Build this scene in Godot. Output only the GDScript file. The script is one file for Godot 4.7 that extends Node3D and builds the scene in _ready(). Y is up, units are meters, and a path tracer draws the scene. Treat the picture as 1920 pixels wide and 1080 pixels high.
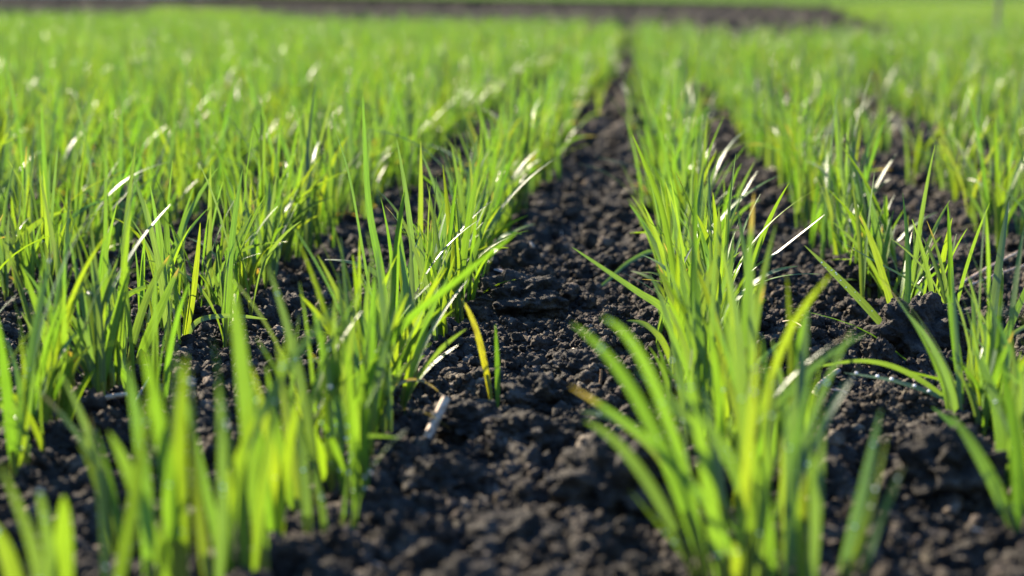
extends Node3D
# Young wheat in drilled rows on black soil, low sun from behind on the left.
# Metres; rows run along -Z; the bare furrow lies at x = -0.04.

const EYE := Vector3(0, 0.21, 0)
const ROWS := [[-0.126, "first row left of bare furrow"], [0.042, "first row right of bare furrow"], [-0.281, "second row left of bare furrow"], [0.176, "second row right of bare furrow"],
	[-0.428, "third row left of bare furrow"], [0.325, "third row right of bare furrow"], [-0.575, "fourth row left of bare furrow"], [0.472, "fourth row right of bare furrow"]]
const NTH := ["first", "second", "third", "fourth", "fifth", "sixth", "seventh", "eighth", "ninth", "tenth", "eleventh", "twelfth", "thirteenth", "fourteenth", "fifteenth", "sixteenth", "seventeenth", "eighteenth", "nineteenth"]
const TENS := ["", "", "twenty", "thirty", "forty", "fifty", "sixty", "seventy", "eighty", "ninety"]
const TENTHS := ["", "", "twentieth", "thirtieth", "fortieth", "fiftieth", "sixtieth", "seventieth", "eightieth", "ninetieth"]
const NUM := ["no", "one", "two", "three", "four", "five", "six", "seven", "eight"]
# base x, base z, leaves: [width mm, kind, points in mm from the base]
const HERO := [
	[-0.129, -0.900, [[5.5, "g", [0, 1, 0, -1, 34, -4, -11, 77, -12]], [5, "y", [1, 1, 0, 3, 34, -6, 7, 73, -17]], [3.2, "b", [0, 1, 0, -2, 30, -2, -4, 62, -5]], [3, "g", [0, 1, 0, -9, 15, -5, -15, 22, -15]]]],
	[-0.130, -0.957, [[5.5, "y", [0, 0, 0, -2, 37, -7, -8, 80, -19]], [6, "g", [1, 1, 0, 8, 41, -2, 11, 81, -4]], [4.6, "gu", [2, 6, 0, 5, 24, 2, 21, 55, 7, 49, 80, 12, 77, 103, 18]], [5, "y", [-2, 1, 0, -6, 49, 5, -21, 97, 13]]]],
	[-0.134, -1.088, [[5, "g", [-1, 0, 0, 17, 29, 4, 35, 53, 12]], [4, "b", [-4, 1, 0, 2, 29, -4, 7, 57, -12]], [4, "y", [-1, 1, 0, 11, 28, 1, 37, 72, 2]]]],
	[-0.123, -1.173, [[4.5, "b", [0, 1, 0, -1, 36, -3, -3, 79, -10]], [4, "g", [1, 1, 0, -4, 42, -5, -11, 92, -14]]]],
	[-0.139, -1.192, [[4.5, "g", [0, 0, 0, -5, 52, -3, -13, 94, -9, -17, 154, -17]], [4, "g", [-2, 0, 0, -12, 46, -2, -23, 106, -7, -32, 134, -13]], [5, "g", [2, 0, 0, 4, 59, 7, 11, 105, 19]]]],
	[-0.118, -1.373, [[5, "y", [0, 1, 0, -1, 47, 5, -6, 106, 14]], [5, "g", [2, 1, 0, 8, 54, 5, 19, 117, 13]], [4, "y", [-1, 1, 0, 3, 29, 5, 1, 72, 13]], [4, "g", [1, 1, 0, 7, 28, -5, 26, 84, -13]]]],
	[-0.070, -1.064, [[3.0, "Y", [-1, 1, 0, -7, 31, -2, -12, 47, -5, -18, 58, -8]], [2.6, "g", [1, 0, 0, 1, 24, 2, 0, 47, 6]]]],
	[-0.133, -0.775, [[4.5, "y", [0, 1, 0, 0, 31, 4, -7, 73, 10]], [5, "g", [-1, 2, 0, -5, 36, 6, -10, 89, 16]], [4, "y", [0, 2, 0, 4, 32, 6, 12, 66, 17]]]],
	[-0.136, -0.840, [[4.5, "y", [0, 0, 0, -3, 25, -6, -11, 69, -18]], [4, "g", [-1, 0, 0, -6, 27, 2, -11, 62, 5]]]],
	[-0.143, -0.732, [[5, "y", [0, 0, 0, -1, 31, 3, 12, 67, 8]], [4.6, "g", [1, 1, 0, 3, 40, 0, 18, 77, 0, 40, 107, 0]], [5, "g", [0, 1, 0, -7, 27, -5, -21, 83, -14]]]],
	[-0.132, -0.747, [[6, "g", [0, 0, 0, -5, 46, 0, -9, 87, -1, -13, 118, -1]], [5, "y", [-1, 0, 0, -5, 35, -6, -6, 72, -18]]]],
	[-0.156, -0.705, [[6, "g", [0, 1, 0, -1, 47, 7, -6, 92, 19]], [5, "y", [3, 1, 0, 3, 47, 6, 8, 88, 16]], [5, "g", [-2, 1, 0, -12, 35, 1, -22, 59, 2]]]],
	[-0.177, -0.690, [[5.5, "bt", [0, 1, 0, -1, 39, -3, -7, 72, -9]], [5, "y", [1, 1, 0, 12, 47, 6, 21, 90, 18]]]],
	[-0.189, -0.680, [[6.5, "y", [0, 0, 0, 1, 26, 1, 2, 45, 3]], [4, "b", [-1, 0, 0, -3, 34, 6, -2, 50, 17]]]],
	[-0.194, -0.662, [[5, "b", [1, 0, 0, 4, 25, 5, -5, 62, 15]], [6, "y", [-2, 0, 0, -7, 27, 0, -15, 41, 0]]]],
	[-0.270, -1.245, [[4.5, "y", [0, 1, 0, 3, 30, -1, 0, 69, -4]], [4, "y", [1, 2, 0, 8, 37, 2, 13, 76, 4]], [4, "g", [-1, 2, 0, -3, 30, -1, -6, 59, -3]], [3, "b", [2, 2, 0, 9, 16, -3, 28, 19, -8, 49, 16, -15]]]],
	[-0.284, -1.176, [[5.5, "gt", [2, 1, 0, 14, 30, -3, 26, 58, -9]], [4.5, "bt", [-2, 1, 0, 9, 38, 5, 26, 68, 14]], [4, "g", [-3, 1, 0, -10, 39, -7, -18, 65, -20]]]],
	[-0.277, -1.072, [[5, "y", [-1, 1, 0, -3, 37, -7, -15, 79, -20]], [4.5, "g", [2, 1, 0, 8, 30, 2, 19, 68, 6]], [4, "b", [-1, 16, 0, -5, 52, -2, 5, 43, -5, 17, 28, -10]], [3, "g", [-5, 2, 0, -8, 33, 1, -9, 51, 2]]]],
	[-0.285, -1.032, [[5.5, "g", [0, 1, 0, 1, 50, 0, -1, 104, -1]], [4, "y", [1, 1, 0, 4, 36, -2, 5, 65, -7]]]],
	[-0.266, -0.886, [[5, "g", [0, 1, 0, 0, 39, 8, 1, 75, 22]], [5, "gt", [0, 1, 0, 7, 53, -5, 16, 102, -13]], [4, "y", [-1, 2, 0, 5, 26, -1, 3, 62, -4]]]],
	[-0.277, -0.968, [[4.5, "y", [0, 1, 0, -2, 33, -5, -8, 68, -13]], [4, "y", [1, 1, 0, 5, 30, 2, 13, 61, 6]], [4, "g", [0, 1, 0, -11, 11, -3, -23, 7, -10]]]],
	[0.029, -0.736, [[4.9, "g", [-1, 2, 0, -24, 65, -2, -51, 97, -6]], [4.1, "g", [-1, 2, 0, -20, 73, 4, -40, 102, 11]], [4.1, "y", [-1, 4, 0, -14, 20, -3, -30, 37, -8]], [4.1, "b", [-5, 6, 0, -26, 46, 1, -46, 64, 3]]]],
	[0.024, -0.826, [[4.9, "g", [0, 0, 0, -7, 38, 6, -19, 69, 18]], [3.7, "y", [0, 0, 0, -11, 29, -3, -30, 45, -10, -45, 47, -18]], [4.1, "b", [1, 0, 0, -3, 37, -7, -10, 74, -19]]]],
	[0.040, -0.723, [[4.9, "g", [0, 2, 0, -1, 54, -4, -7, 99, -12]], [4.9, "y", [-4, 2, 0, -14, 46, 4, -20, 88, 12]], [4.1, "b", [2, 2, 0, 6, 55, 2, 8, 86, 5]], [4.1, "g", [3, 4, 0, 3, 35, -4, -19, 69, -12]]]],
	[0.053, -0.812, [[3.8, "y", [0, 1, 0, -2, 54, -1, 7, 85, -4, 22, 106, -7]], [4.1, "b", [2, 2, 0, 10, 54, -5, 14, 93, -14]], [4.1, "g", [-1, 1, 0, -9, 46, -1, -20, 96, -2]]]],
	[0.072, -0.726, [[4.1, "b", [-1, 2, 0, 7, 34, -7, 15, 66, -20]], [3.3, "y", [2, 4, 0, 10, 37, 3, 14, 63, 9]], [3.7, "bt", [5, 1, 0, 13, 32, 6, 19, 54, 17]], [4.1, "b", [-9, 1, 0, -10, 36, 7, -13, 64, 20]]]],
	[0.032, -1.208, [[4.6, "g", [-2, 1, 0, -14, 28, 2, -33, 42, 6, -68, 66, 10]], [4, "g", [1, 1, 0, -8, 41, 4, -18, 90, 11, -35, 131, 20]], [4.5, "y", [0, 1, 0, -8, 27, -7, -19, 51, -21]], [5, "y", [2, 1, 0, 13, 46, -3, 15, 88, -9]]]],
	[0.061, -1.306, [[5.5, "g", [-1, 0, 0, 7, 40, 4, 26, 58, 11, 52, 81, 21]], [4.5, "g", [0, 0, 0, 13, 57, 4, 31, 99, 12]], [4, "b", [2, 0, 0, 8, 33, -1, 9, 72, -4]], [5, "y", [-2, 0, 0, -9, 41, 7, -25, 81, 20]]]],
	[0.034, -1.534, [[3.8, "b", [-1, 0, 0, -15, 29, 1, -38, 22, 2, -61, 2, 3, -92, -13, 5]], [4, "y", [0, 0, 0, -7, 26, 5, -14, 84, 14]], [4.5, "g", [1, 0, 0, 8, 44, -3, 15, 94, -9]]]],
	[0.160, -1.341, [[5, "bd", [0, 1, 0, -18, 22, -5, -53, 55, -14]], [4.5, "y", [5, 2, 0, -4, 36, -1, -20, 78, -2]], [4.5, "g", [7, 2, 0, 12, 36, -6, 8, 89, -16]]]],
	[0.200, -1.373, [[4.5, "g", [-1, 1, 0, -6, 17, -1, -24, 34, -2, -46, 46, -3, -71, 60, -5]], [4.5, "y", [-5, 2, 0, -5, 41, 7, -1, 77, 20]], [3.6, "g", [1, 2, 0, 2, 40, -3, 6, 64, -7]], [5, "g", [4, 4, 0, 13, 43, -8, 29, 83, -22]]]],
	[0.204, -1.224, [[5, "b", [-1, 1, 0, 4, 52, -7, 11, 94, -20]], [4.5, "y", [1, 1, 0, 5, 40, -5, 7, 57, -15]], [4.5, "g", [-2, 1, 0, -20, 0, 2, -32, -7, 4, -74, 22, 8, -118, 35, 12]], [4, "g", [1, 1, 0, 13, 28, -2, 25, 58, -6]]]],
	[0.167, -1.085, [[4.2, "bdD", [-1, 1, 0, -11, 6, -2, -34, 13, -5, -59, 16, -9]], [4.2, "g", [0, 1, 0, 16, 8, -3, -10, 13, -10, -39, 19, -18]], [3.0, "b", [-1, 1, 0, -28, 19, 4, -52, 26, 12, -80, 23, 21]], [4, "g", [1, 1, 0, -4, 37, -1, -8, 59, -3]]]],
	[0.161, -0.927, [[5, "g", [-1, 1, 0, -10, 17, -5, -29, 34, -13]], [5, "g", [0, 1, 0, -1, 33, -7, -11, 60, -19]], [5, "y", [1, 1, 0, 7, 24, -7, 6, 65, -20]]]],
	[0.148, -0.811, [[5, "g", [0, 1, 0, -11, 26, -5, -25, 47, -15]], [5, "g", [0, 1, 0, -2, 38, 3, -11, 74, 8]]]],
	[-0.165, -0.701, [[4.7, "g", [0, 0, 0, -2, 45, -5, -10, 82, -15]], [4.2, "y", [2, 0, 0, 7, 41, -7, 6, 91, -20]]]],
	[-0.134, -0.723, [[4.7, "g", [0, 0, 0, -5, 42, 0, -12, 91, 0]], [3.8, "y", [1, 1, 0, 6, 51, -4, 13, 90, -11]], [4.2, "g", [0, 0, 0, -1, 36, 8, 5, 73, 22]]]],
	[-0.143, -0.702, [[4.2, "y", [0, 0, 0, -6, 42, -6, -10, 82, -17]], [3.8, "b", [1, 0, 0, 4, 41, 0, 3, 80, 1]]]],
	[0.032, -0.707, [[4.7, "g", [0, 1, 0, -7, 50, 4, -18, 101, 12]], [4.2, "y", [1, 1, 0, 6, 49, -1, 9, 96, -4]]]],
	[0.050, -0.708, [[4.7, "g", [-1, 1, 0, -5, 42, 8, -9, 91, 21]], [3.8, "b", [1, 1, 0, 3, 40, 0, 1, 73, -1]]]],
	[0.052, -0.864, [[4.2, "y", [0, 0, 0, -7, 35, -4, -18, 69, -11]], [4.2, "g", [1, 0, 0, 4, 36, -1, 0, 75, -4]], [3.4, "g", [0, 0, 0, 11, 35, -7, 18, 57, -20]]]],
	[0.061, -0.709, [[3.8, "b", [-1, 1, 0, 1, 34, -1, 3, 67, -3]], [3.8, "g", [-2, 1, 0, -6, 37, -4, -10, 78, -11]], [3.2, "y", [-1, 1, 0, -4, 32, 6, -4, 57, 17]]]],
	[0.071, -0.894, [[3.6, "g", [0, 0, 0, 2, 31, 5, 6, 58, 15]], [3.8, "b", [-1, 0, 0, -5, 30, 0, -13, 67, 0]]]],
]
# edge of the bare strip of ground that crosses behind the field
const BARE := [Vector2(-60, -70), Vector2(-6.7, -22.2), Vector2(-3.4, -17.5), Vector2(-1.97, -11.7), Vector2(-1.26, -10.4), Vector2(-0.55, -11.2), Vector2(0.12, -9.3), Vector2(0.6, -8.9), Vector2(1.15, -10.2), Vector2(1.75, -15), Vector2(2.75, -24), Vector2(4.0, -36), Vector2(5.2, -46), Vector2(-13.4, -70), Vector2(-60, -150), Vector2(-90, -160)]

var rng := RandomNumberGenerator.new()
var n_wide := FastNoiseLite.new()
var n_mid := FastNoiseLite.new()
var n_cell := FastNoiseLite.new()
var n_small := FastNoiseLite.new()
var n_lump := FastNoiseLite.new()
var n_fine := FastNoiseLite.new()
var bare := PackedVector2Array()
var cam: Camera3D
var leaf_mat: StandardMaterial3D
var spot_mat: StandardMaterial3D
var stem_mat: StandardMaterial3D
var soil_mat: StandardMaterial3D
var drop_mat: StandardMaterial3D
var grain_mat: StandardMaterial3D
var names := {}
var dew_spots: Array = []
var big_dew: Array = []


func _ready() -> void:
	# --- camera, sky, sun, exposure
	cam = Camera3D.new()
	cam.name = "camera"
	add_child(cam)
	cam.transform = Transform3D(Basis(Vector3.UP, deg_to_rad(3.335)) * Basis(Vector3.RIGHT, -atan(546.0 / 4000.0)) * Basis(Vector3.BACK, deg_to_rad(0.32)), EYE)
	cam.keep_aspect = Camera3D.KEEP_HEIGHT
	var lens := CameraAttributesPhysical.new()
	lens.frustum_focal_length = 88.89
	lens.frustum_near = 0.05
	lens.frustum_far = 4000.0
	lens.frustum_focus_distance = 1.29
	lens.exposure_aperture = 10.0
	cam.attributes = lens
	cam.current = true
	var env := Environment.new()
	env.background_mode = Environment.BG_SKY
	var sky := Sky.new()
	var air := ProceduralSkyMaterial.new()
	air.sky_top_color = Color(0.28, 0.44, 0.68)
	air.sky_horizon_color = Color(0.66, 0.76, 0.86)
	air.sky_curve = 0.16
	air.ground_horizon_color = Color(0.45, 0.5, 0.45)
	air.ground_bottom_color = Color(0.12, 0.11, 0.1)
	air.sun_angle_max = 4.0
	sky.sky_material = air
	env.sky = sky
	env.background_energy_multiplier = 0.56
	env.tonemap_mode = Environment.TONE_MAPPER_LINEAR
	env.tonemap_exposure = 5.0
	env.sdfgi_enabled = true
	env.ssao_enabled = true
	env.ssil_enabled = true
	var around := WorldEnvironment.new()
	around.name = "world_environment"
	around.environment = env
	add_child(around)
	var sun := DirectionalLight3D.new()
	sun.name = "sun"
	add_child(sun)
	sun.look_at_from_position(Vector3.ZERO, Vector3(0.58, -0.5, 0.66))
	sun.light_energy = 1.6
	sun.light_color = Color(1.0, 0.94, 0.84)
	sun.light_angular_distance = 0.53
	sun.shadow_enabled = true

	rng.seed = 20417
	bare = PackedVector2Array(BARE)
	noises()
	materials()
	ground()
	print("ground done")
	far_field()
	wheat()
	print("wheat done")
	clods()
	debris()
	dew()
	post()


func noises() -> void:
	for a in [[n_wide, 5.0, 11], [n_mid, 22.0, 12], [n_fine, 290.0, 15]]:
		a[0].noise_type = FastNoiseLite.TYPE_SIMPLEX_SMOOTH
		a[0].frequency = a[1]
		a[0].seed = a[2]
		a[0].fractal_type = FastNoiseLite.FRACTAL_NONE
	for a in [[n_lump, 27.0, 16, 0.03, 45.0], [n_cell, 68.0, 13, 0.012, 95.0], [n_small, 160.0, 14, 0.006, 210.0]]:
		var n: FastNoiseLite = a[0]
		n.noise_type = FastNoiseLite.TYPE_CELLULAR
		n.cellular_return_type = FastNoiseLite.RETURN_DISTANCE
		n.cellular_distance_function = FastNoiseLite.DISTANCE_EUCLIDEAN
		n.cellular_jitter = 1.0
		n.frequency = a[1]
		n.seed = a[2]
		n.fractal_type = FastNoiseLite.FRACTAL_NONE
		n.domain_warp_enabled = true
		n.domain_warp_amplitude = a[3]
		n.domain_warp_frequency = a[4]
		n.domain_warp_fractal_type = FastNoiseLite.DOMAIN_WARP_FRACTAL_NONE


# height of the soil without its smallest grains
func bed(x: float, z: float) -> float:
	var w := n_wide.get_noise_2d(x, z)
	var m := n_mid.get_noise_2d(x, z)
	return 0.0022 * w + 0.0042 * m + 0.003 * m * absf(w)


func soil_height(x: float, z: float, fine := 1.0) -> float:
	var m1 := smoothstep(-0.1, 0.45, n_mid.get_noise_2d(x * 0.8 + 3.0, z * 0.8))
	var m2 := smoothstep(-0.25, 0.35, n_mid.get_noise_2d(x * 1.9 + 7.0, z * 1.9))
	var m3 := smoothstep(-0.3, 0.3, n_wide.get_noise_2d(x * 3.0, z * 3.0 + 8.0))
	var d0 := n_lump.get_noise_2d(x, z) + 1.0
	var d1 := n_cell.get_noise_2d(x, z) + 1.0
	var d2 := n_small.get_noise_2d(x, z) + 1.0
	var h := bed(x, z) - 0.0042 + smoothstep(0.0, 0.75, 1.0 - d0 * 1.1) * 0.0085 * m1
	h += maxf(0.0, 1.0 - d1 * 1.1) * 0.0044 * m2 * (0.4 + 0.6 * m3) * fine
	var grain := n_fine.get_noise_2d(x, z) + 0.6 * n_fine.get_noise_2d(x * 2.1 + 5.0, z * 2.1)
	return h + (maxf(0.0, 1.0 - d2 * d2 * 1.1) * 0.0024 * (0.2 + 0.8 * m3) + 0.00085 * grain) * fine


func numbered(called: String) -> String:
	var k: int = names.get(called, 0)
	names[called] = k + 1
	return called if k == 0 else "%s_%03d" % [called, k]


func tag(o: Node, label := "", category := "", group := "", kind := "") -> void:
	if label: o.set_meta("label", label)
	if category: o.set_meta("category", category)
	if group: o.set_meta("group", group)
	if kind: o.set_meta("kind", kind)


func put(called: String, m: Mesh, mat: Material, parent: Node = self) -> MeshInstance3D:
	var o := MeshInstance3D.new()
	o.name = numbered(called) if parent == self else called
	o.mesh = m
	o.material_override = mat
	parent.add_child(o, true)
	return o


func lin(r: float, g: float, b: float) -> Color:
	return Color(r, g, b).linear_to_srgb()


func noise_texture(size: int, freq: float, seed_: int, stops: Array, octaves := 4, as_normal := false, bump := 4.0, type := FastNoiseLite.TYPE_SIMPLEX_SMOOTH) -> NoiseTexture2D:
	var n := FastNoiseLite.new()
	n.noise_type = type
	n.frequency = freq
	n.seed = seed_
	n.fractal_octaves = octaves
	var t := NoiseTexture2D.new()
	t.width = size
	t.height = size
	t.seamless = true
	t.noise = n
	if as_normal:
		t.as_normal_map = true
		t.bump_strength = bump
	else:
		var g := Gradient.new()
		g.offsets = PackedFloat32Array(stops.map(func(s): return s[0]))
		g.colors = PackedColorArray(stops.map(func(s): return s[1]))
		t.color_ramp = g
	return t


func materials() -> void:
	soil_mat = StandardMaterial3D.new()
	soil_mat.resource_name = "black_soil"
	soil_mat.albedo_texture = noise_texture(1024, 0.012, 5, [[0.0, lin(0.015, 0.0135, 0.0118)], [0.42, lin(0.0225, 0.02, 0.0172)], [0.58, lin(0.034, 0.03, 0.0252)], [0.7, lin(0.066, 0.0575, 0.047)], [1.0, lin(0.115, 0.1, 0.08)]], 6)
	soil_mat.uv1_triplanar = true
	soil_mat.uv1_world_triplanar = true
	soil_mat.uv1_scale = Vector3.ONE * 5.3
	soil_mat.roughness = 0.95
	soil_mat.metallic_specular = 0.25
	soil_mat.normal_enabled = true
	soil_mat.normal_texture = noise_texture(1024, 0.075, 6, [], 5, true, 9.0)
	soil_mat.normal_scale = 1.3
	grain_mat = soil_mat.duplicate()
	grain_mat.resource_name = "soil_grain"
	grain_mat.vertex_color_use_as_albedo = true

	# parallel veins across the blade, faint mottling along it
	var img := Image.create(64, 256, false, Image.FORMAT_RGB8)
	var r := RandomNumberGenerator.new()
	r.seed = 3
	var nn := FastNoiseLite.new()
	nn.frequency = 0.06
	for x in 64:
		var vein := 0.86 + 0.14 * (0.5 + 0.5 * cos(x / 64.0 * TAU * 7.0)) + r.randf_range(-0.05, 0.05)
		if absi(x - 32) < 2:
			vein = 1.08
		for y in 256:
			var v := clampf(vein * (0.93 + 0.1 * nn.get_noise_2d(x * 0.6, y * 0.35)), 0.0, 1.0)
			img.set_pixel(x, y, Color(v, v, v * 0.97))
	img.generate_mipmaps()
	var veins := ImageTexture.create_from_image(img)
	var hm := Image.create(64, 4, false, Image.FORMAT_RGB8)
	for x in 64:
		var s := 0.5 + 0.5 * sin(x / 64.0 * TAU * 7.0)
		for y in 4:
			hm.set_pixel(x, y, Color(0.5 + 0.22 * (s - 0.5), 0.5, 0.97))
	leaf_mat = StandardMaterial3D.new()
	leaf_mat.resource_name = "wheat_blade"
	leaf_mat.vertex_color_use_as_albedo = true
	leaf_mat.albedo_texture = veins
	leaf_mat.normal_enabled = true
	leaf_mat.normal_texture = ImageTexture.create_from_image(hm)
	leaf_mat.normal_scale = 1.2
	leaf_mat.roughness = 0.42
	leaf_mat.metallic_specular = 0.6
	leaf_mat.backlight_enabled = true
	leaf_mat.backlight = Color(1.0, 1.0, 0.5)
	leaf_mat.cull_mode = BaseMaterial3D.CULL_DISABLED
	stem_mat = leaf_mat.duplicate()
	stem_mat.resource_name = "wheat_sheath"
	stem_mat.normal_enabled = false
	stem_mat.roughness = 0.45
	spot_mat = leaf_mat.duplicate()
	spot_mat.resource_name = "yellowed_blade"
	spot_mat.albedo_texture = noise_texture(256, 0.035, 9, [[0.0, Color(0.32, 0.17, 0.06)], [0.3, Color(0.45, 0.3, 0.1)], [0.36, Color(0.95, 0.95, 0.9)], [1.0, Color(1, 1, 1)]], 3)
	drop_mat = StandardMaterial3D.new()
	drop_mat.resource_name = "dew"
	drop_mat.albedo_color = Color(1, 1, 1)
	drop_mat.roughness = 0.0
	drop_mat.refraction_enabled = true
	drop_mat.refraction_scale = 0.033


# ---------------------------------------------------------------- ground
func patch(x0: float, x1: float, z0: float, z1: float, step: float, fine: float) -> ArrayMesh:
	var nx := int(round((x1 - x0) / step)) + 1
	var nz := int(round((z1 - z0) / step)) + 1
	var hs := PackedFloat32Array()
	hs.resize(nx * nz)
	for j in nz:
		for i in nx:
			hs[j * nx + i] = soil_height(x0 + i * step, z0 + j * step, fine)
	var v := PackedVector3Array()
	var nor := PackedVector3Array()
	v.resize(nx * nz)
	nor.resize(nx * nz)
	for j in nz:
		var ja := maxi(j - 1, 0)
		var jb := mini(j + 1, nz - 1)
		for i in nx:
			var ia := maxi(i - 1, 0)
			var ib := mini(i + 1, nx - 1)
			var k := j * nx + i
			var y := hs[k]
			nor[k] = Vector3((hs[j * nx + ia] - hs[j * nx + ib]) / ((ib - ia) * step), 1.0, (hs[ja * nx + i] - hs[jb * nx + i]) / ((jb - ja) * step)).normalized()
			if i == 0 or j == 0 or i == nx - 1 or j == nz - 1:
				y -= 0.02
			v[k] = Vector3(x0 + i * step, y, z0 + j * step)
	var idx := PackedInt32Array()
	idx.resize((nx - 1) * (nz - 1) * 6)
	var at := 0
	for j in nz - 1:
		for i in nx - 1:
			var k := j * nx + i
			idx[at] = k
			idx[at + 1] = k + 1
			idx[at + 2] = k + nx
			idx[at + 3] = k + 1
			idx[at + 4] = k + nx + 1
			idx[at + 5] = k + nx
			at += 6
	var a := []
	a.resize(Mesh.ARRAY_MAX)
	a[Mesh.ARRAY_VERTEX] = v
	a[Mesh.ARRAY_NORMAL] = nor
	a[Mesh.ARRAY_INDEX] = idx
	var m := ArrayMesh.new()
	m.add_surface_from_arrays(Mesh.PRIMITIVE_TRIANGLES, a)
	return m


func rock(radius: float, lat: int, lon: int, rough: float, seed_: int, flat := 1.0, lump := 0.0) -> ArrayMesh:
	var n := FastNoiseLite.new()
	n.seed = seed_
	n.frequency = 1.1
	n.fractal_octaves = 3
	var c := FastNoiseLite.new()
	c.noise_type = FastNoiseLite.TYPE_CELLULAR
	c.cellular_return_type = FastNoiseLite.RETURN_DISTANCE
	c.seed = seed_ + 1
	c.frequency = 3.4
	c.fractal_type = FastNoiseLite.FRACTAL_NONE
	var st := SurfaceTool.new()
	st.begin(Mesh.PRIMITIVE_TRIANGLES)
	st.set_smooth_group(0)
	for j in lat + 1:
		for i in lon:
			var th := PI * j / lat
			var ph := TAU * i / lon
			var d := Vector3(sin(th) * cos(ph), cos(th), sin(th) * sin(ph))
			var r := 1.0 + rough * n.get_noise_3dv(d * 1.3)
			if lump > 0.0:
				var q := c.get_noise_3dv(d) + 1.0
				r += lump * maxf(0.0, 1.0 - q * q * 1.4) + lump * 0.45 * n.get_noise_3dv(d * 9.0)
			st.add_vertex(d * r * radius * Vector3(1, flat, 1))
	for j in lat:
		for i in lon:
			var a := j * lon + i
			var b := j * lon + (i + 1) % lon
			for k in [a, a + lon, b, b, a + lon, b + lon]:
				st.add_index(k)
	st.generate_normals()
	return st.commit()


func ground() -> void:
	var g := Node3D.new()
	g.name = "ground"
	tag(g, "", "", "", "structure")
	add_child(g)
	# one sheet to the horizon, finer sheets of relief on it where the soil shows
	var wide := PlaneMesh.new()
	wide.size = Vector2(6000, 6000)
	var far_soil: StandardMaterial3D = soil_mat.duplicate()
	far_soil.uv1_scale = Vector3.ONE * 0.8
	far_soil.metallic_specular = 0.0
	var o := put("soil", wide, far_soil, g)
	o.position.y = -0.03
	for p in [[-0.36, 0.28, -0.95, -0.55, 0.0025, 1.0], [-0.47, 0.35, -1.7, -0.95, 0.0014, 1.0], [-0.8, 0.55, -2.7, -1.7, 0.0032, 1.0], [-1.7, 1.1, -5.1, -2.7, 0.009, 1.2], [-6.0, 5.0, -17.1, -5.1, 0.04, 1.5],
			[-0.8, -0.47, -1.7, -0.5, 0.006, 1.0], [0.35, 0.7, -1.7, -0.5, 0.006, 1.0]]:
		put("soil", patch(p[0], p[1], p[2], p[3], p[4], p[5]), soil_mat, g)
	# loose grains
	var kinds: Array = []
	for k in 5:
		kinds.append(rock(1.0, 7, 10, 0.9, 40 + k, 0.8, 0.4))
	var spots: Array = [[], [], [], [], []]
	var shades: Array = [[], [], [], [], []]
	for k in 140000:
		var near := k < 95000
		var beyond := k > 120000
		var x := rng.randf_range(-0.46, 0.34) if near else rng.randf_range(-0.8, 0.55)
		var z := -rng.randf_range(0.68, 1.7) if near else -rng.randf_range(1.7, 3.0)
		if beyond:
			z = -3.0 * exp(rng.randf() * 1.15)
			x = -z * rng.randf_range(-0.1, 0.16)
		var s := 0.0005 + 0.0026 * pow(rng.randf(), 5.0) * (1.0 if near else 4.5 if beyond else 1.7)
		if rng.randf() < 0.5 + 0.7 * n_mid.get_noise_2d(x * 1.3, z * 1.3 + 9.0):
			s *= 1.35
		var t := Transform3D(Basis.from_euler(Vector3(rng.randf() * TAU, rng.randf() * TAU, rng.randf() * TAU)).scaled(Vector3.ONE * s), Vector3(x, soil_height(x, z) + s * 0.35, z))
		var pick := rng.randi() % 5
		spots[pick].append(t)
		var dry := 0.75 + 0.5 * rng.randf() + (rng.randf_range(0.3, 1.4) if rng.randf() < 0.12 else 0.0)
		shades[pick].append(Color(dry * rng.randf_range(1.0, 1.1), dry, dry * rng.randf_range(0.92, 1.0)))
	var crumbs := Node3D.new()
	crumbs.name = "crumbs"
	tag(crumbs, "", "", "", "stuff")
	g.add_child(crumbs)
	for k in 5:
		copies("grain", kinds[k], grain_mat, spots[k], shades[k], crumbs)
	# turned earth on the bare strip
	var heaps: Array = [[], [], [], [], []]
	for k in 26000:
		var z := -8.5 * exp(rng.randf() * 2.6)
		var x := -z * rng.randf_range(-0.36, 0.24)
		if in_bare(x, z):
			var s := rng.randf_range(0.012, 0.05) * (1.0 - z * 0.012)
			heaps[rng.randi() % 5].append(Transform3D(Basis.from_euler(Vector3(rng.randf() * TAU, rng.randf() * TAU, 0)).scaled(Vector3.ONE * s), Vector3(x, bed(x, z) if z > -17.0 else -0.03, z)))
	for k in 5:
		copies("turned_earth", kinds[k], soil_mat, heaps[k], [], crumbs)
	# small clods: pieces of the ground
	var lumps: Array = []
	for k in 8:
		lumps.append(rock(1.0, 20, 28, 0.8, 70 + k, 0.75, 0.24))
	var made := 0
	while made < 290:
		var x := rng.randf_range(-0.4, 0.3)
		var z := -rng.randf_range(0.7, 2.1)
		var s := 0.003 + 0.011 * pow(rng.randf(), 3.5)
		var c := put("clod", lumps[made % 8], soil_mat, g)
		c.transform = Transform3D(Basis.from_euler(Vector3(rng.randf() * 0.6, rng.randf() * TAU, rng.randf() * 0.6)).scaled(Vector3.ONE * s), Vector3(x, soil_height(x, z) + s * 0.15, z))
		made += 1


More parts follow.
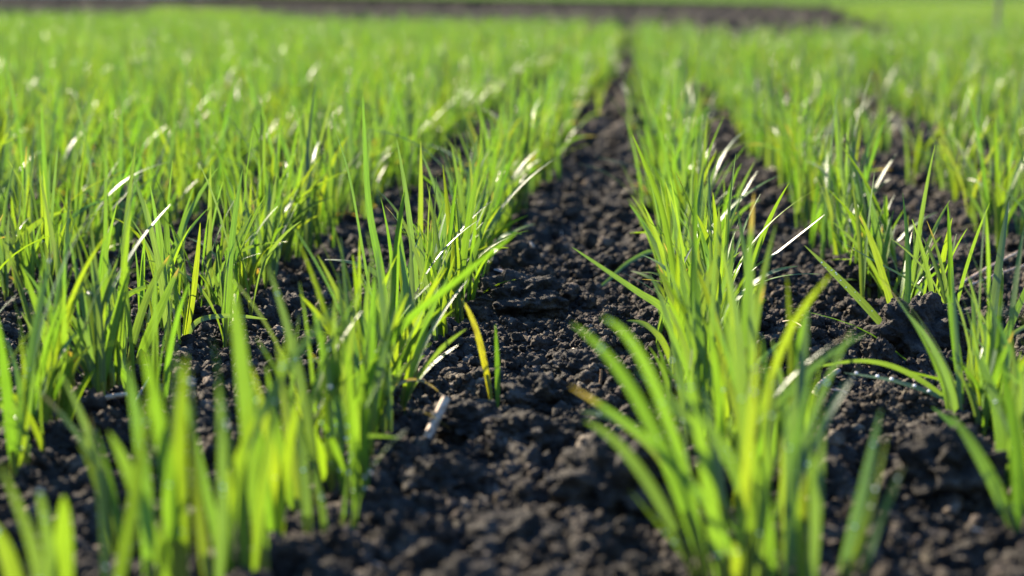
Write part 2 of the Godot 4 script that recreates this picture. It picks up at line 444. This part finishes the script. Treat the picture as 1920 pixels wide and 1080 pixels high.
func copies(called: String, m: Mesh, mat: Material, at: Array, tints: Array, parent: Node) -> void:
	var mm := MultiMesh.new()
	mm.transform_format = MultiMesh.TRANSFORM_3D
	mm.use_colors = not tints.is_empty()
	mm.mesh = m
	mm.instance_count = at.size()
	for k in at.size():
		mm.set_instance_transform(k, at[k])
		if mm.use_colors:
			mm.set_instance_color(k, tints[k])
	var o := MultiMeshInstance3D.new()
	o.name = called
	o.multimesh = mm
	o.material_override = mat
	tag(o, "", "", "", "stuff")
	parent.add_child(o, true)


# the edge of the bare strip is ragged
func in_bare(x: float, z: float) -> bool:
	var k := 0.012 * -z
	return Geometry2D.is_point_in_polygon(Vector2(x + k * n_wide.get_noise_2d(x * 0.7, z * 0.5) * 2.0, z * (1.0 + 0.07 * n_wide.get_noise_2d(z * 0.6 + 4.0, x * 0.6))), bare)


func far_field() -> void:
	# the field goes on beyond the bare strip: too far to tell its plants apart
	var m := StandardMaterial3D.new()
	m.resource_name = "distant_wheat"
	m.albedo_texture = noise_texture(512, 0.03, 21, [[0.0, lin(0.03, 0.062, 0.014)], [0.5, lin(0.055, 0.095, 0.024)], [1.0, lin(0.085, 0.125, 0.04)]], 5)
	m.uv1_triplanar = true
	m.uv1_world_triplanar = true
	m.uv1_scale = Vector3.ONE * 0.21
	m.roughness = 1.0
	m.metallic_specular = 0.0
	var st := SurfaceTool.new()
	st.begin(Mesh.PRIMITIVE_TRIANGLES)
	var edge := [Vector2(-260, -400), Vector2(-60, -150), Vector2(-13.4, -70), Vector2(5.0, -46), Vector2(5.2, -43), Vector2(90, -43)]
	for e in edge.size() - 1:
		var a: Vector2 = edge[e]
		var b: Vector2 = edge[e + 1]
		var q := [Vector2(lerpf(-620, 620, e / 5.0), -520), Vector2(lerpf(-620, 620, (e + 1) / 5.0), -520), b, a]
		for k in [0, 1, 2, 0, 2, 3]:
			st.set_normal(Vector3.UP)
			st.add_vertex(Vector3(q[k].x, 0.06 + maxf(0.0, -q[k].y - 43.0) * 0.0055, q[k].y))
	var o := put("field", st.commit(), m)
	tag(o, "", "", "", "structure")


# ---------------------------------------------------------------- wheat
# A blade along a curve: V-shaped across, twisting, tapering to its tip. Returns surface arrays appended to b, and spots for dew.
func bend(pts: PackedVector3Array, t: float) -> Vector3:
	var n := pts.size() - 1
	if n == 2:
		var c := pts[1] * 2.0 - (pts[0] + pts[2]) * 0.5
		return pts[0].lerp(c, t).lerp(c.lerp(pts[2], t), t)
	var f := t * n
	var i := mini(int(f), n - 1)
	f -= i
	var p0 := pts[maxi(i - 1, 0)]
	var p3 := pts[mini(i + 2, n)]
	return pts[i].cubic_interpolate(pts[i + 1], p0, p3, f)


func blade(b: Dictionary, pts: PackedVector3Array, width: float, turn: float, twist: float, fold: float, col: Color, tip: Color, tip_from: float, segs: int, across: int) -> void:
	var prev := Vector3.ZERO
	var first: int = b.v.size()
	var side := Vector3(cos(turn), 0, sin(turn))
	var long := 0.0
	for i in segs + 1:
		var t := float(i) / segs
		var p := bend(pts, t)
		var tan_ := (bend(pts, minf(t + 0.02, 1.0)) - bend(pts, maxf(t - 0.02, 0.0))).normalized()
		if i:
			long += p.distance_to(prev)
		prev = p
		side = (side - tan_ * side.dot(tan_)).normalized()
		var s := side.rotated(tan_, twist * t)
		var n := s.cross(tan_).normalized()
		var w := width * 0.5 * (0.5 + 0.5 * smoothstep(0.0, 0.3, t)) * pow(maxf(0.0, 1.0 - pow(t, 3.2)), 0.75)
		w = maxf(w, 0.00015)
		var f := fold * (1.0 - 0.6 * t)
		var c := tip if t > tip_from else col
		for k in across + 1:
			var u := 2.0 * k / across - 1.0
			b.v.append(p + s * (u * w) + n * (f * w * (absf(u) - 0.5)))
			b.n.append((n - s * (signf(u) * f * (0.8 if absf(u) > 0.1 else 0.0))).normalized())
			b.uv.append(Vector2(0.5 + 0.5 * u, long * 9.0))
			b.c.append(c)
	for i in segs:
		for k in across:
			var a: int = first + i * (across + 1) + k
			var d: int = a + across + 1
			b.i.append_array(PackedInt32Array([a, d, a + 1, a + 1, d, d + 1]))


func tube(b: Dictionary, pts: PackedVector3Array, r0: float, r1: float, col: Color, sides := 7, segs := 5, cap := false) -> void:
	var first: int = b.v.size()
	var side := Vector3(1, 0, 0.2)
	for i in segs + 1:
		var t := float(i) / segs
		var tan_ := (bend(pts, minf(t + 0.02, 1.0)) - bend(pts, maxf(t - 0.02, 0.0))).normalized()
		if absf(tan_.x) > 0.9:
			side = Vector3(0, 1, 0.2)
		side = (side - tan_ * side.dot(tan_)).normalized()
		var up := side.cross(tan_)
		for k in sides + 1:
			var d := side * cos(TAU * k / sides) + up * sin(TAU * k / sides)
			b.v.append(bend(pts, t) + d * lerpf(r0, r1, t))
			b.n.append(d)
			b.uv.append(Vector2(float(k) / sides, t * 2.0))
			b.c.append(col)
	for i in segs:
		for k in sides:
			var a: int = first + i * (sides + 1) + k
			var d: int = a + sides + 1
			b.i.append_array(PackedInt32Array([a, a + 1, d, a + 1, d + 1, d]))
	if cap:
		for e in [0, segs]:
			var mid: int = b.v.size()
			var o: int = first + e * (sides + 1)
			b.v.append(bend(pts, float(e) / segs))
			b.n.append(((bend(pts, 1.0) - bend(pts, 0.0)) * (1.0 if e else -1.0)).normalized())
			b.uv.append(Vector2(0.5, 0.5))
			b.c.append(col)
			for k in sides:
				b.i.append_array(PackedInt32Array([mid, o + k, o + k + 1]))


func fresh() -> Dictionary:
	return {"v": PackedVector3Array(), "n": PackedVector3Array(), "uv": PackedVector2Array(), "c": PackedColorArray(), "i": PackedInt32Array()}


func baked(b: Dictionary) -> ArrayMesh:
	var a := []
	a.resize(Mesh.ARRAY_MAX)
	a[Mesh.ARRAY_VERTEX] = b.v
	a[Mesh.ARRAY_NORMAL] = b.n
	a[Mesh.ARRAY_TEX_UV] = b.uv
	a[Mesh.ARRAY_COLOR] = b.c
	a[Mesh.ARRAY_INDEX] = b.i
	var tan_ := PackedFloat32Array()
	var m := ArrayMesh.new()
	var st := SurfaceTool.new()
	st.create_from_arrays(a)
	st.generate_tangents()
	st.commit(m)
	return m


func pigment(kind: String) -> Color:
	var c := Color(0.148, 0.285, 0.06)
	if kind.contains("y"): c = Color(0.212, 0.325, 0.052)
	if kind.contains("b"): c = Color(0.135, 0.235, 0.105)
	if kind.contains("s"): c = Color(0.4, 0.3, 0.13)
	if kind.contains("Y"): c = Color(0.42, 0.43, 0.04)
	var k := rng.randf_range(0.85, 1.12)
	return Color(c.r * k * rng.randf_range(0.9, 1.12), c.g * k, c.b * k)


const STRAW := Color(0.42, 0.33, 0.16)


# leaves of a plant made up at random: [width, kind, points]
func random_leaves(tall: float, droop := 0.13) -> Array:
	var out: Array = []
	var shoots := 1 + int(rng.randf() < 0.85) + int(rng.randf() < 0.4)
	var lean_all := Vector3(rng.randfn(0.0, 0.008), 0, rng.randfn(0.0, 0.008))
	for s in shoots:
		var foot := Vector3(rng.randfn(0.0, 0.0035), -0.002, rng.randfn(0.0, 0.0035)) if s else Vector3(0, -0.002, 0)
		for l in (2 if rng.randf() < 0.8 else 1) + int(rng.randf() < 0.35):
			var len_ := tall * rng.randf_range(0.55, 1.2) * (1.0 if l == 0 else rng.randf_range(0.6, 1.0))
			var az := rng.randf() * TAU
			var out_ := Vector3(cos(az), 0, sin(az))
			var lean := absf(rng.randfn(0.0, 0.21)) + 0.04
			if rng.randf() < droop:
				lean = rng.randf_range(0.5, 1.1)
			var mid := foot + lean_all * 0.5 + (Vector3.UP * cos(lean * 0.45) + out_ * sin(lean * 0.45)) * len_ * 0.52
			var end := mid + lean_all + (Vector3.UP * cos(lean * 1.25) + out_ * sin(lean * 1.25)) * len_ * 0.48
			end.y = maxf(end.y, 0.008)
			var q := rng.randf()
			var kind := "g" if q < 0.4 else "y" if q < 0.66 else "b"
			if rng.randf() < 0.08:
				kind += "t"
			out.append([rng.randf_range(2.5, 4.3), kind, PackedVector3Array([foot, mid, end])])
	if rng.randf() < 0.07:
		# a dead first leaf lying near the soil
		var az := rng.randf() * TAU
		var d := Vector3(cos(az), 0, sin(az)) * rng.randf_range(0.02, 0.045)
		out.append([rng.randf_range(1.6, 2.6), "s", PackedVector3Array([Vector3(0, 0.004, 0), d * 0.5 + Vector3.UP * rng.randf_range(0.012, 0.024), d + Vector3.UP * 0.008])])
	return out


func turn_for(pts: PackedVector3Array) -> float:
	# the face of a leaning blade looks up: its width runs across the lean
	var d := pts[pts.size() - 1] - pts[0]
	return atan2(d.z, d.x) + PI / 2 + rng.randfn(0.0, 0.5) if Vector2(d.x, d.z).length() > 0.025 else rng.randf() * PI


func plant(base: Vector3, leaves: Array, label: String, where: String, hero: bool) -> void:
	var o := Node3D.new()
	o.name = numbered("wheat_seedling")
	add_child(o)
	o.position = base
	tag(o, label, "wheat", "wheat seedlings in the near rows")
	var feet: Array = []
	for l in leaves:
		var pts: PackedVector3Array = l[2]
		var w: float = l[0] * 0.00108
		var kind: String = l[1]
		var b := fresh()
		var turn := rng.randfn(0.0, 0.55) if hero else turn_for(pts)
		if kind.contains("u"):
			turn = -0.6
		var twist := rng.randfn(0.0, 0.35 if hero else 0.7)
		blade(b, pts, w, turn, twist, rng.randf_range(0.15, 0.6), pigment(kind), STRAW, rng.randf_range(0.86, 0.95) if kind.contains("t") else 2.0, 18, 4)
		var lf := put("leaf", baked(b), spot_mat if kind.contains("Y") else leaf_mat, o)
		if kind.contains("Y"):
			lf.set_meta("label", "yellowed blade with brown spots")
		if kind.contains("d"):
			for k in (6 if kind.contains("D") else 11):
				var t := 0.3 + 0.6 * k / 5.0 + rng.randf_range(-0.04, 0.04) if kind.contains("D") else rng.randf_range(0.1, 0.97)
				var r := rng.randf_range(0.0006, 0.0012) if kind.contains("D") else rng.randf_range(0.0003, 0.0006)
				big_dew.append([base + bend(pts, t) + Vector3(rng.randf_range(-0.3, 0.3) * w, r * 0.8 if kind.contains("D") else 0.0, w * 0.2), r, "clear dew drop beading along the low bent blade beside small upright clod" if kind.contains("D") else "fine dew drop on the broad blade leaning left behind the large clod"])
		elif base.z > -1.75 and rng.randf() < 0.5:
			for k in rng.randi_range(1, 3):
				var t := rng.randf_range(0.15, 0.95)
				dew_spots.append([base + bend(pts, t), rng.randf_range(0.0003, 0.0007), where])
		# sheath round the foot of the blade, one for each shoot
		var new_foot := true
		for f in feet:
			if f.distance_to(pts[0]) < 0.0028:
				new_foot = false
		if new_foot and pts[0].y < 0.012:
			feet.append(pts[0])
			var s := fresh()
			var up := bend(pts, 0.0)
			var h := rng.randf_range(0.13, 0.24)
			tube(s, PackedVector3Array([up - Vector3(0, 0.006, 0), bend(pts, h * 0.5), bend(pts, h)]), w * 0.3, w * 0.26, Color(0.36, 0.42, 0.06) * rng.randf_range(0.85, 1.1))
			put("stem", baked(s), stem_mat, o)


func ordinal(n: int) -> String:
	if n < 20:
		return NTH[n - 1]
	if n % 10 == 0:
		return TENTHS[n / 10] if n < 100 else "hundredth"
	return (TENS[n / 10] if n < 100 else "hundred") + "-" + NTH[n % 10 - 1]


func on_screen(p: Vector3) -> Vector2:
	var q := cam.transform.affine_inverse() * p
	return Vector2(960.0 + 4000.0 * q.x / -q.z, 540.0 - 4000.0 * q.y / -q.z)


func wheat() -> void:
	var near: Array = []   # [z, row, base, leaves]
	var heads: Array = []
	for h in HERO:
		var base := Vector3(h[0], 0, h[1])
		base.y = bed(base.x, base.z)
		var leaves: Array = []
		for l in h[2]:
			var p := PackedVector3Array()
			for k in range(0, l[2].size(), 3):
				p.append(Vector3(l[2][k], l[2][k + 1], l[2][k + 2]) * 0.001)
			leaves.append([l[0], l[1], p])
		var row := 0
		for r in ROWS.size():
			if absf(ROWS[r][0] - base.x) < absf(ROWS[row][0] - base.x):
				row = r
		near.append([base.z, row, base, leaves, true])
		heads.append(Vector2(base.x, base.z))
	# plants of the drilled rows
	var gaps := FastNoiseLite.new()
	gaps.seed = 77
	gaps.frequency = 1.0
	var spots: Array = []
	for r in range(-46, 47):
		var x0: float = ROWS[0][0] - 0.147 * -r - 0.147 if r < 0 else 0.042
		if r < 0:
			x0 = -0.126 if r == -1 else -0.281 - 0.147 * (-r - 2)
		elif r > 0:
			x0 = 0.176 if r == 1 else 0.325 + 0.149 * (r - 2)
		var dense := 0.0135 if r == 0 or r == 1 else 0.0105 if r < 0 else 0.0165
		var z := -0.71 if r == 0 else -0.78
		while z > -13.0:
			z -= dense * rng.randf_range(0.4, 1.6)
			var x := x0 + rng.randfn(0.0, 0.0105 + minf(0.014, maxf(0.0, -z - 1.6) * 0.004)) + (rng.randfn(0.0, 0.035) if r < -1 and rng.randf() < 0.16 else 0.0) + 0.006 * n_wide.get_noise_2d(x0 * 3.0, z * 0.2)
			var half := -z * 0.24 + 0.12
			var mid := -z * -0.0583
			if absf(x - mid) > half * 1.08:
				continue
			if in_bare(x, z):
				continue
			if gaps.get_noise_2d(x0 * 9.0, z * 4.5) > (0.08 if r > 1 else 0.4):
				continue
			var keep := 1.0
			if z > -1.6:
				for q in heads:
					if q.distance_to(Vector2(x, z)) < 0.016:
						keep = 0.35
			if r == -1 and z > -1.15: keep *= 1.0 if z < -0.86 else 0.5
			if r == -2 and z > -1.2: keep *= 1.0
			if r == 0 and z > -0.9: keep *= 1.0
			if r == 1 and z > -1.25: keep *= 0.8
			if x > -0.103 and x < 0.015 and z > -1.6:
				keep = 0.0   # the furrow stays bare near by
			if x > 0.08 and x < (0.183 if z < -1.13 else 0.158) and z > -1.33:
				keep = 0.0   # open soil round the large clod
			if rng.randf() > keep:
				continue
			spots.append([z, x, r])
	spots.sort_custom(func(a, b): return a[0] > b[0])
	var rest: Array = []
	var room := 300 - near.size()
	for s in spots:
		var base := Vector3(s[1], bed(s[1], s[0]), s[0])
		var q := on_screen(base)
		var named := room > 0 and q.x > -20 and q.x < 1940 and q.y < 1250 and q.y > 60
		var row := -1
		for r in ROWS.size():
			if absf(ROWS[r][0] - base.x) < 0.05:
				row = r
		if named and row >= 0:
			room -= 1
			near.append([base.z, row, base, random_leaves(rng.randf_range(0.06, 0.118) * (0.9 if base.x > 0.1 else 1.0), 0.02 if base.z > -1.1 else 0.13)])
		else:
			rest.append(base)
	near.sort_custom(func(a, b): return a[0] > b[0])
	var count := []
	count.resize(ROWS.size())
	count.fill(0)
	for p in near:
		count[p[1]] += 1
		plant(p[2], p[3], "wheat seedling with %s blades, %s from front in %s" % [NUM[mini(p[3].size(), 8)], ordinal(count[p[1]]), ROWS[p[1]][1]], "%s seedling from front in %s" % [ordinal(count[p[1]]), ROWS[p[1]][1]], p.size() > 4)
	print("named ", near.size(), " rest ", rest.size(), " last ", near[-1][0])
	# the plants behind them
	var mass := Node3D.new()
	mass.name = "young_wheat"
	tag(mass, "dense mass of young green wheat running back across the field", "wheat", "", "stuff")
	add_child(mass)
	var variants := 14
	var shapes: Array = []
	for k in variants:
		shapes.append(joined([[Vector3.ZERO, 0.0]], 10))
	var at: Array = []
	var tint: Array = []
	for k in variants:
		at.append([])
		tint.append([])
	for p in rest:
		var k := rng.randi() % variants
		var s := rng.randf_range(0.72, 1.15)
		at[k].append(Transform3D(Basis(Vector3.UP, rng.randf() * TAU).scaled(Vector3(s, s * rng.randf_range(0.9, 1.1), s)), p))
		var g := rng.randf_range(0.85, 1.1)
		tint[k].append(Color(g * rng.randf_range(0.88, 1.1), g, g))
	for k in variants:
		copies("plants", shapes[k], leaf_mat, at[k], tint[k], mass)
	# farther still, lengths of row of a dozen plants each
	var n_runs := 6
	var runs: Array = []
	at = []
	for k in n_runs:
		var feet: Array = []
		for i in 13:
			feet.append([Vector3(rng.randfn(0.0, 0.012), 0, (i + rng.randf()) / 13.0 * 0.22 - 0.11), 0.0])
		runs.append(joined(feet, 6))
		at.append([])
	for r in range(-120, 121):
		var x0 := 0.147 * r
		var z := -13.0
		while z > -48.0:
			z -= 0.2
			if absf(x0 + z * 0.0583) > -z * 0.27 + 0.3 or in_bare(x0, z):
				continue
			var s := rng.randf_range(0.85, 1.15)
			at[rng.randi() % n_runs].append(Transform3D(Basis(Vector3.UP, PI * (rng.randi() % 2)).scaled(Vector3(1.3, s, 1)), Vector3(x0 + rng.randfn(0.0, 0.01), bed(x0, z), z)))
	for k in n_runs:
		copies("far_plants", runs[k], leaf_mat, at[k], [], mass)


func joined(feet: Array, segs: int) -> ArrayMesh:
	var b := fresh()
	for f in feet:
		for l in random_leaves(rng.randf_range(0.08, 0.125)):
			var pts: PackedVector3Array = l[2]
			for k in pts.size():
				pts[k] += f[0]
			blade(b, pts, l[0] * 0.00108, turn_for(pts), rng.randfn(0.0, 0.7), 0.35, pigment(l[1]), STRAW, 0.88 if l[1].contains("t") else 2.0, segs, 2)
	return baked(b)


# ---------------------------------------------------------------- clods, straw, dew, post
func clods() -> void:
	var k := 0
	for c in [
		[-0.079, -1.405, 0.026, 0.6, "broad soil mound rising in the middle of the bare furrow"],
		[0.169, -1.255, 0.021, 0.9, "large round soil clod shading its front among the right seedlings"],
		[0.139, -1.2, 0.0075, 1.2, "small upright soil clod with a wet wheat blade across it"],
		[-0.079, -1.0, 0.0125, 0.5, "flat soil clod behind the pale straw stub in the furrow"],
		[-0.047, -1.075, 0.015, 0.75, "rounded dark clod just right of the lone yellow seedling"],
		[-0.05, -0.965, 0.0125, 0.65, "soil clod lying in front of the lone yellow seedling"],
		[-0.08, -0.895, 0.013, 0.6, "blurred low clod in the furrow below the straw stub"],
		[-0.133, -1.06, 0.012, 0.85, "dark clod at the foot of the left furrow seedlings"],
		[-0.03, -1.165, 0.0145, 0.7, "knobbly soil clod near the right furrow row"],
		[-0.006, -0.86, 0.019, 0.75, "big blurred clod beside the nearest right hand seedling"],
		[0.168, -1.53, 0.019, 0.75, "broken clod behind the drooping dewy blade on the right"],
		[0.158, -1.03, 0.016, 0.5, "wide dark clod in front of the dewy blades"],
		[-0.02, -1.62, 0.012, 0.7, "small clod far up the furrow beside the fallen green blade"],
		[-0.045, -0.80, 0.015, 0.6, "blurred clod at the bottom edge of the furrow"],
		[0.135, -0.9, 0.017, 0.8, "blurred clod between the two nearest right hand rows"],
		[-0.185, -1.12, 0.013, 0.7, "soil clod between the two left hand rows"],
	]:
		var s: float = c[2] * 1.15
		var m := rock(s, 80, 120, 0.6, 300 + k * 7, c[3], 0.12)
		var o := put("soil_clod", m, soil_mat)
		o.position = Vector3(c[0], bed(c[0], c[1]) + s * c[3] * 0.5, c[1])
		o.rotation.y = rng.randf() * TAU
		tag(o, c[4], "clod", "soil clods lying on the ground")
		k += 1


func straw_material(c: Color, seed_: int) -> StandardMaterial3D:
	var m := StandardMaterial3D.new()
	m.resource_name = "dry_straw"
	m.albedo_texture = noise_texture(128, 0.05, seed_, [[0.0, Color(0.42, 0.3, 0.24)], [0.4, Color(0.8, 0.74, 0.68)], [1.0, Color(1, 1, 1)]], 3)
	m.albedo_color = c
	m.uv1_scale = Vector3(1, 0.4, 1)
	m.roughness = 0.7
	m.cull_mode = BaseMaterial3D.CULL_DISABLED
	return m


func debris() -> void:
	var pale := straw_material(lin(0.62, 0.52, 0.42), 31)
	var tan_ := straw_material(lin(0.42, 0.27, 0.13), 32)
	var grey := straw_material(lin(0.3, 0.26, 0.25), 33)
	# points above the soil surface, radius mm, material
	for d in [
		[[Vector3(-0.1, -0.001, -0.975), Vector3(-0.0945, 0.011, -0.985), Vector3(-0.089, 0.023, -0.995)], 2.5, pale, "straw_stub", "short pale straw stub standing askew in the furrow"],
		[[Vector3(0.096, 0.003, -1.125), Vector3(0.1, 0.006, -1.145), Vector3(0.1125, 0.011, -1.165)], 1.9, grey, "twig", "curved grey twig with a pale end beside the dewy blades"],
		[[Vector3(-0.272, 0.003, -1.052), Vector3(-0.266, 0.004, -1.058), Vector3(-0.260, 0.004, -1.064)], 1.5, pale, "straw", "short reddish straw end lying under the left seedlings"],
		[[Vector3(-0.2575, 0.002, -1.06), Vector3(-0.255, 0.01, -1.07), Vector3(-0.252, 0.018, -1.08)], 0.6, pale, "straw", "thin straw sliver sticking up among the left seedlings"],
		[[Vector3(-0.246, 0.004, -1.285), Vector3(-0.2485, 0.01, -1.3), Vector3(-0.252, 0.016, -1.32)], 1.2, pale, "straw", "pale straw leaning behind the second left row"],
		[[Vector3(0.235, 0.004, -1.56), Vector3(0.262, 0.012, -1.6), Vector3(0.292, 0.02, -1.64)], 1.2, pale, "straw", "long pale straw lying behind the right seedlings, upper one"],
		[[Vector3(0.24, 0.003, -1.545), Vector3(0.265, 0.008, -1.575), Vector3(0.296, 0.013, -1.605)], 1.0, pale, "straw", "long pale straw lying behind the right seedlings, lower one"],
		[[Vector3(0.0925, 0.008, -1.326), Vector3(0.1, 0.009, -1.316), Vector3(0.108, 0.004, -1.3)], 0.6, pale, "straw", "thin bent straw thread on the soil right of the dense row"],
		[[Vector3(-0.066, 0.004, -1.47), Vector3(-0.05, 0.005, -1.466), Vector3(-0.035, 0.004, -1.46)], 1.0, grey, "twig", "thin grey twig lying across the upper furrow"],
		[[Vector3(-0.066, 0.002, -0.83), Vector3(-0.056, 0.005, -0.826), Vector3(-0.046, 0.003, -0.82)], 1.2, tan_, "straw", "blurred brown straw at the bottom of the furrow"],
		[[Vector3(0.158, 0.002, -1.6), Vector3(0.164, 0.006, -1.61), Vector3(0.169, 0.009, -1.62)], 1.0, tan_, "straw", "reddish straw bit on the soil by the drooping dewy blade"],
		[[Vector3(-0.0185, 0.001, -1.125), Vector3(-0.018, 0.006, -1.126), Vector3(-0.0175, 0.013, -1.127)], 0.7, tan_, "straw", "upright brown straw stalk at the right edge of furrow"],
		[[Vector3(-0.42, 0.004, -1.7), Vector3(-0.4, 0.006, -1.66), Vector3(-0.375, 0.004, -1.63)], 1.2, grey, "straw", "long grey straw lying behind the second left row"],
		[[Vector3(0.118, 0.001, -0.93), Vector3(0.122, 0.008, -0.935), Vector3(0.126, 0.015, -0.94)], 0.9, tan_, "straw", "blurred brown straw stalk standing right of the nearest row"],
	]:
		var p := PackedVector3Array(d[0])
		var foot := Vector3(p[0].x, 0, p[0].z)
		for k in 3:
			p[k] = p[k] - foot
		var b := fresh()
		tube(b, p, d[1] * 0.001, d[1] * 0.00085, Color.WHITE, 9, 8, true)
		var o := put(d[3], baked(b), d[2])
		o.position = foot + Vector3.UP * soil_height(foot.x, foot.z)
		tag(o, d[4], "straw" if d[3] != "twig" else "twig", "plant litter on the soil")
	# scraps of straw too small to count
	var scrap := fresh()
	tube(scrap, PackedVector3Array([Vector3(-0.5, 0, 0), Vector3(0, 0.08, 0.03), Vector3(0.5, 0, 0)]), 0.06, 0.05, Color.WHITE, 6, 4, true)
	var lie: Array = []
	for k in 130:
		var z := -rng.randf_range(0.75, 2.6)
		var x := -z * rng.randf_range(-0.3, 0.2)
		var s := rng.randf_range(0.003, 0.012)
		lie.append(Transform3D(Basis.from_euler(Vector3(0, rng.randf() * TAU, rng.randfn(0.0, 0.3))).scaled(Vector3.ONE * s), Vector3(x, soil_height(x, z) + 0.001, z)))
	var heap := Node3D.new()
	heap.name = "straw_litter"
	tag(heap, "fine scraps of pale straw scattered over the dark soil", "litter", "", "stuff")
	add_child(heap)
	copies("scraps", baked(scrap), pale, lie, [], heap)
	# flat chips of husk
	for d in [
		[Vector3(-0.0905, 0.007, -0.998), Vector2(0.0035, 0.011), Vector3(1.2, 0.3, 0.2), tan_, "tan husk flake leaning behind the straw stub"],
		[Vector3(-0.087, 0.005, -1.75), Vector2(0.005, 0.012), Vector3(0.3, 0.7, 0.5), pale, "pale husk chip in the furrow beyond the mound"],
		[Vector3(0.108, 0.004, -1.112), Vector2(0.003, 0.009), Vector3(0.2, 1.3, 0.2), grey, "grey husk flake in front of the curved twig"],
		[Vector3(-0.093, 0.014, -1.47), Vector2(0.004, 0.012), Vector3(0.3, 1.2, 0.2), grey, "grey leaf scrap lying behind the furrow mound"],
		[Vector3(-0.102, 0.006, -1.62), Vector2(0.003, 0.009), Vector3(0.1, 1.0, 0.3), grey, "small pale leaf scrap by the upper left furrow row"],
	]:
		var b := fresh()
		var s: Vector2 = d[1]
		blade(b, PackedVector3Array([Vector3(0, 0, -s.y * 0.5), Vector3(0, s.x * 0.3, 0), Vector3(0, 0, s.y * 0.5)]), s.x, 0.0, 0.3, 0.4, Color.WHITE, Color.WHITE, 2.0, 8, 4)
		var o := put("husk_flake", baked(b), d[3])
		o.position = d[0] + Vector3.UP * soil_height(d[0].x, d[0].z)
		o.rotation = d[2]
		tag(o, d[4], "husk", "plant litter on the soil")


func dew() -> void:
	var ball := SphereMesh.new()
	ball.radius = 1.0
	ball.height = 2.0
	ball.radial_segments = 16
	ball.rings = 8
	var k := 0
	for d in dew_spots:
		if k >= 160:
			break
		var o := put("dew_drop", ball, drop_mat)
		o.position = d[0]
		o.scale = Vector3.ONE * d[1]
		tag(o, "clear dew drop on " + d[2], "dew drop", "dew drops on the near blades")
		k += 1
	for d in big_dew:
		var o := put("dew_drop", ball, drop_mat)
		o.position = d[0]
		o.scale = Vector3(1.0, 0.85, 1.0) * d[1]
		tag(o, d[2], "dew drop", "dew drops on the wet blades")


func post() -> void:
	var m := StandardMaterial3D.new()
	m.resource_name = "weathered_wood"
	m.albedo_texture = noise_texture(256, 0.03, 51, [[0.0, lin(0.1, 0.085, 0.07)], [1.0, lin(0.24, 0.21, 0.18)]], 4)
	m.uv1_triplanar = true
	m.uv1_scale = Vector3(8, 1.2, 8)
	m.roughness = 0.9
	var b := fresh()
	tube(b, PackedVector3Array([Vector3(0, -0.1, 0), Vector3(0.005, 0.6, 0), Vector3(0, 1.3, 0)]), 0.011, 0.01, Color.WHITE, 12, 6, true)
	var o := put("wooden_post", baked(b), m)
	o.position = Vector3(1.73, 0.0, -10.5)
	tag(o, "lone weathered wooden post standing far off in the field", "post")
